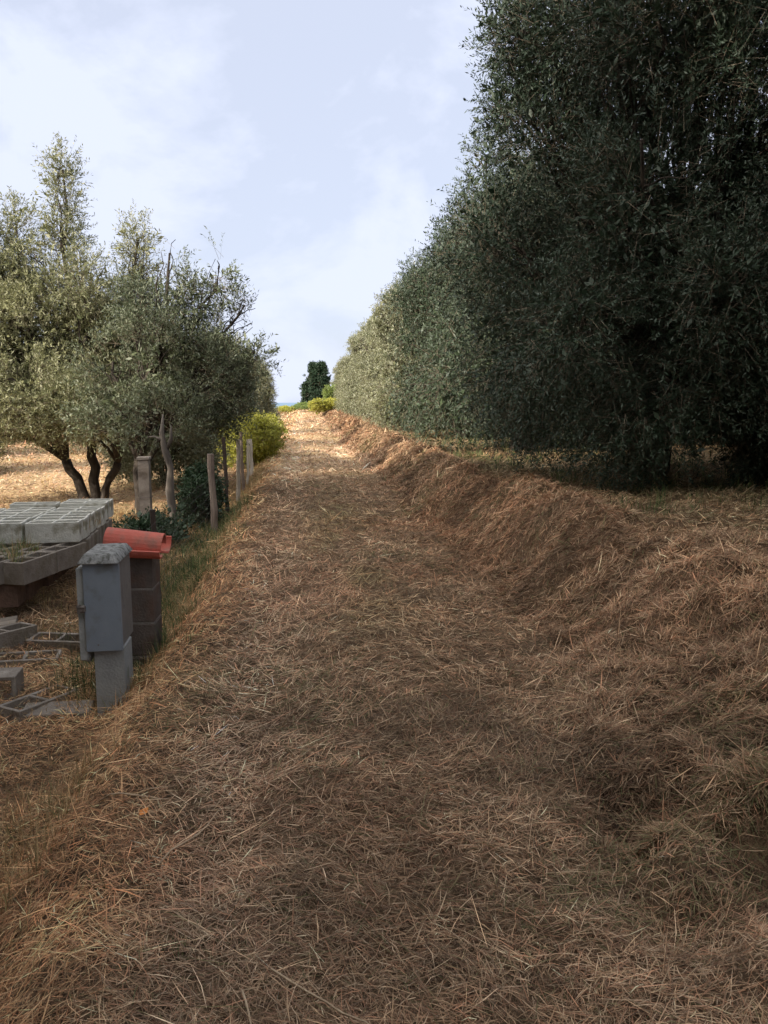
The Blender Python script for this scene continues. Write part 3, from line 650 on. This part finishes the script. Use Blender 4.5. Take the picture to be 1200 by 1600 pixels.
def lz(z): return z - zb
mb = MB(); mb.box((0.0, .235, lz(.335)), (.205, .37, .565), 0, .012); mb.build('cabinet_body', M_CABS, cab)
mb = MB(); mb.box((-.125, .10, lz(.29)), (.045, .12, .60), 0, .01); mb.box((-.13, .29, lz(.26)), (.03, .26, .64), 0, .01); mb.build('side_frame', M_PED, cab)
mb = MB(); mb.box((0.005, .035, lz(.335)), (.215, .035, .565), 0, .006); door = mb.build('door', M_CAB, cab)
mb = MB(); mb.box((-.110, .006, lz(.335)), (.034, .030, .042), 0, .005); mb.box((-.132, .004, lz(.335)), (.018, .024, .06), 0, .004); mb.tube([(-.145, .0, lz(.35)), (-.095, -.012, lz(.35))], .007, 8); mb.build('latch', M_MET, door)
mb = MB(); mb.tube([(-.03, .018, lz(.10)), (-.03, .012, lz(.10))], .005, 8); mb.build('rivet', M_MET, door)
# lid: domed cement slab with a worn rounded lip
V = []; F = []; nx, ny = 9, 13
for j in range(ny):
    for i in range(nx):
        u, v = i / (nx - 1), j / (ny - 1); x = -.125 + .245 * u; y = -.015 + .46 * v
        e = min(u, 1 - u, 1) * 2; ev = min(v, 1 - v) * 2
        z = lz(.622) + .05 * min(1, (e * 4.5)) ** .5 * min(1, ev * 9) ** .5 + .0015 * math.sin(i * 7.3 + j * 3.1)
        V.append((x, y, z))
nb = len(V)
for j in range(ny):
    for i in range(nx):
        V.append((V[j * nx + i][0], V[j * nx + i][1], lz(.619)))
for j in range(ny - 1):
    for i in range(nx - 1):
        a = j * nx + i; F.append((a, a + 1, a + nx + 1, a + nx)); F.append((nb + a, nb + a + nx, nb + a + nx + 1, nb + a + 1))
for i in range(nx - 1): F.append((i, nb + i, nb + i + 1, i + 1)); a = (ny - 1) * nx + i; F.append((a, a + 1, nb + a + 1, nb + a))
for j in range(ny - 1): a = j * nx; F.append((a, a + nx, nb + a + nx, nb + a)); a = j * nx + nx - 1; F.append((a, nb + a, nb + a + nx, a + nx))
mb = MB(); mb.add(V, F); mb.build('lid', M_CEM, cab, smooth=True)
mb = MB(); mb.box((.018, .20, lz(-.19)), (.182, .25, .50), 0, .008); mb.build('pedestal', M_PED, cab)
# ------------------------------------------------------------------ block pillar with roof tiles
M_DKB = noise_mat('dark_block', [(.3, (.07, .055, .045)), (.6, (.115, .095, .08)), (.8, (.16, .14, .12))], 9, bump=.5, bscale=60, spots=(5, .5, .7, (.11, .065, .045)))
M_MORT = noise_mat('mortar', [(.3, (.15, .14, .12)), (.7, (.22, .2, .18))], 20, bump=.4)
M_TILE = noise_mat('red_roof_tile', [(.3, (.44, .105, .075)), (.7, (.55, .15, .105))], 6, bump=.2, bscale=60, rough=.8, spots=(10, .48, .70, (.30, .14, .105)))
zb2 = hz(-1.2, 5.6); pil = empty('block_pillar', (-1.235, 5.55, zb2), R(-2), label='dark concrete block pillar capped with red roof tiles, behind the meter cabinet', cat='pillar'); z = -.47
for c in range(4):
    mb = MB(); mb.box((0, .12, z + .118 - zb2), (.28 + (.004 if c % 2 else 0), .24, .236), 0, .006); mb.build('pillar_block', M_DKB, pil)
    if c < 3: mb = MB(); mb.box((0, .12, z + .243 - zb2), (.272, .232, .0136)); mb.build('mortar_joint', M_MORT, pil)
    z += .25
z -= .014
ztop = z - zb2
def coppo(name, cx, cy, cz, r0, r1, Ln, a0, a1, tiltx=0, tilty=0, thick=.013, parent=None):
    """curved clay tile, axis along x"""
    V = []; F = []; n = 12; m = 6
    for s in (0, 1):
        for i in range(m + 1):
            t = i / m
            for k in range(n + 1):
                a = a0 + (a1 - a0) * k / n; r = r0 + (r1 - r0) * t - s * thick
                V.append(((t - .5) * Ln, math.cos(a) * r, math.sin(a) * r))
    w_ = n + 1; h_ = (m + 1) * w_
    for i in range(m):
        for k in range(n):
            a = i * w_ + k; F.append((a, a + 1, a + w_ + 1, a + w_)); F.append((h_ + a, h_ + a + w_, h_ + a + w_ + 1, h_ + a + 1))
    for i in range(m):
        for k in (0, n):
            a = i * w_ + k; q = (a, a + w_, h_ + a + w_, h_ + a); F.append(q if k == 0 else q[::-1])
    for k in range(n):
        for i in (0, m):
            a = i * w_ + k; q = (a, h_ + a, h_ + a + 1, a + 1); F.append(q if i == 0 else q[::-1])
    mb = MB(); mb.add(V, F); return mb.build(name, M_TILE, parent, (cx, cy, cz), (tiltx, tilty, 0), smooth=False)
coppo('roof_tile', .01, .085, ztop + .070, .106, .097, .40, R(5), R(196), 0, R(6), parent=pil)
coppo('roof_tile', .045, -.045, ztop + .085, .092, .086, .36, R(196), R(300), 0, R(4), parent=pil)
coppo('roof_tile', .045, .185, ztop + .085, .095, .09, .37, R(-110), R(15), 0, R(4), parent=pil)

# ------------------------------------------------------------------ fence, pillar, old posts
M_WOOD = noise_mat('weathered_wood', [(.3, (.10, .075, .06)), (.55, (.21, .165, .135)), (.75, (.33, .28, .235))], 7, bump=.8, bscale=18, stretch=(1, 1, .15), dist=.4)
M_WOODL = noise_mat('pale_weathered_wood', [(.3, (.38, .34, .28)), (.7, (.60, .55, .47))], 7, bump=.6, bscale=18, stretch=(1, 1, .15))
M_WOODD = noise_mat('dark_rotten_wood', [(.3, (.03, .022, .018)), (.7, (.09, .065, .05))], 9, bump=.8, bscale=18, stretch=(1, 1, .15))
M_PILL = noise_mat('pillar_concrete', [(.3, (.22, .185, .155)), (.55, (.32, .275, .23)), (.75, (.42, .37, .31))], 8, bump=.6, bscale=40, spots=(4, .5, .65, (.13, .10, .075)))
M_WIRE = noise_mat('galvanised_wire', [(.3, (.06, .05, .045)), (.7, (.12, .10, .09))], 30, bump=0, rough=.5)
FX = -1.38
fence = empty('wire_fence', (FX, 5.9, hz(FX, 5.9)), 0, label='rusting wire netting fence on wooden posts along the left verge', cat='fence')
def post(x, y, h, r, m, lab, seed, lean=(0, 0), seg=9):
    q = random.Random(seed); z0 = hz(x, y); P = []; rad = []
    for k in range(9):
        t = k / 8; P.append((x + lean[0] * t + q.uniform(-.008, .008) - FX, y + lean[1] * t - 5.9, z0 - .15 + (h + .15) * t - hz(FX, 5.9))); rad.append(r * q.uniform(.9, 1.08) * (1 - .12 * t))
    mb = MB(); mb.tube(P, rad, seg); o = mb.build('post', m, fence, smooth=False); o['label'] = lab; return o
PS = [(-1.42, 7.5, .95, .03, M_WOODD, 'thin dark post half hidden behind the tile roof'),
      (-1.33, 11.5, 1.20, .055, M_WOOD, 'grey-brown wooden post beside the ivy'), (-1.28, 12.9, 1.4, .034, M_WOODD, 'dark rotten pole above the ivy'),
      (-1.27, 14.8, 1.27, .042, M_WOODL, 'pale sunlit straight post'), (-1.30, 16.6, 1.32, .038, M_WOOD, 'brown post behind the pale one'),
      (-1.32, 17.9, 1.1, .035, M_WOODL, 'thin pale post between the brown post and the bush'), (-1.34, 19.8, 1.0, .05, M_WOODL, 'short pale post in front of the yellow-green bush'), (-1.4, 23.5, 1.0, .05, M_WOOD, 'small far post')]
for i, (x, y, h, r, m, lab) in enumerate(PS): post(x, y, h, r, m, lab, i + 3, (jr.uniform(-.05, .05), 0))
mb = MB()
ypts = [5.9, 7.5, 9.5, 11.5, 12.9, 14.8, 16.6, 19.8, 23.5]
for a, b in zip(ypts[:-1], ypts[1:]):
    for k in range(8):
        zc = .06 + k * .12; P = []
        for s in range(5):
            y = a + (b - a) * s / 4; P.append((.02, y - 5.9, hz(FX, y) + zc - .02 * math.sin(s / 4 * math.pi) - hz(FX, 5.9)))
        mb.tube(P, .0010, 3, False)
    y = a
    while y < b:
        z = hz(FX, y) - hz(FX, 5.9); mb.tube([(.02, y - 5.9, z + .02), (.02, y - 5.9, z + .9)], .0009, 3, False); y += .12
mb.build('wire_netting', M_WIRE, fence)
zp = hz(-2.5, 12.2); cp = empty('concrete_pillar', (-2.42, 12.0, zp), 0, label='square weathered concrete pillar with a flat cap behind the red tiles', cat='pillar')
mb = MB(); mb.box((0, 0, .49), (.16, .16, 1.18), 0, .012); mb.build('shaft', M_PILL, cp)
mb = MB(); mb.box((0, 0, 1.105), (.185, .185, .05), 0, .01); mb.build('cap', M_PILL, cp)
mb = MB(); mb.tube([(.088 * math.cos(a) * 1.25, .088 * math.sin(a) * 1.25, .52) for a in np.linspace(0, 6.28, 17)], .004, 5); mb.build('wire_tie', M_MET, cp)
# gnarled dead stem
zt = hz(-1.98, 11.6); mb = MB()
mb.tube([(0, 0, -.15), (.03, 0, .3), (-.01, .02, .65), (.02, 0, 1.0), (-.05, .02, 1.25), (-.09, 0, 1.5), (-.06, 0, 1.78)], [.075, .055, .066, .045, .055, .036, .012], 9)
mb.tube([(-.05, .02, 1.25), (.04, 0, 1.42), (.05, 0, 1.62)], [.04, .03, .008], 7); mb.tube([(-.07, 0, 1.40), (-.2, 0, 1.46), (-.3, .02, 1.45)], [.03, .016, .006], 6)
o = mb.build('dead_stump', noise_mat('grey_dead_wood', [(.3, (.06, .05, .042)), (.6, (.15, .128, .107)), (.8, (.25, .22, .185))], 6, bump=.9, bscale=16, stretch=(1, 1, .2)), None, (-1.98, 11.6, zt), smooth=True)
tag(o, 'gnarled grey dead stem standing right of the square concrete pillar', 'dead tree')

# ------------------------------------------------------------------ small things on the track
V = [(0, 0, 0), (.018, .014, .006), (.036, .012, .002), (.046, 0, .010), (.035, -.014, .004), (.02, -.017, .008), (.03, 0, -.002)]
mb = MB(); mb.add(V, [(0, 6, 1), (1, 6, 2), (2, 6, 3), (3, 6, 4), (4, 6, 5), (5, 6, 0)])
m = noise_mat('orange_leaf', [(.3, (.60, .22, .06)), (.7, (.75, .33, .10))], 20, bump=.1)
o = mb.build('fallen_leaf', m, None, (-.66, 2.88, hz(-.66, 2.88) + .035), (.3, -.2, .8)); tag(o, 'small orange dead leaf lying on the straw at lower left', 'leaf')
M_STEM = noise_mat('dry_stem', [(.3, (.26, .18, .11)), (.7, (.48, .37, .24))], 12, bump=.2)
st = [((-.52, 2.55), (-.32, 2.95), 'straight pale dry stem lying at lower left of the track'), ((-.98, 2.05), (-1.35, 2.15), 'forked pale twig near the lower left edge'), ((-.12, 2.0), (.18, 1.68), 'dry bent stem at the bottom of the track'),
      ((.55, 1.62), (.95, 1.50), 'long pale stem near the lower right of the track'), ((-.85, 3.0), (-.55, 2.98), 'bleached stem beside the green tuft'), ((-.2, 1.95), (-.1, 1.62), 'split pale stem crossing the bent one')]
for (a, b, lab) in st:
    P = []
    for k in range(7):
        t = k / 6; x = a[0] + (b[0] - a[0]) * t + jr.uniform(-.008, .008); y = a[1] + (b[1] - a[1]) * t + jr.uniform(-.008, .008)
        P.append(Vector((x, y, hz(x, y) + .035 + .015 * math.sin(t * 3.1))))
    base = P[0].copy(); mb = MB(); mb.tube([p - base for p in P], [.0035, .0035, .003, .003, .0028, .002, .0012], 6)
    o = mb.build('dry_stem', M_STEM, None, base, smooth=True); tag(o, lab, 'dry stem', 'dry stems on the straw')
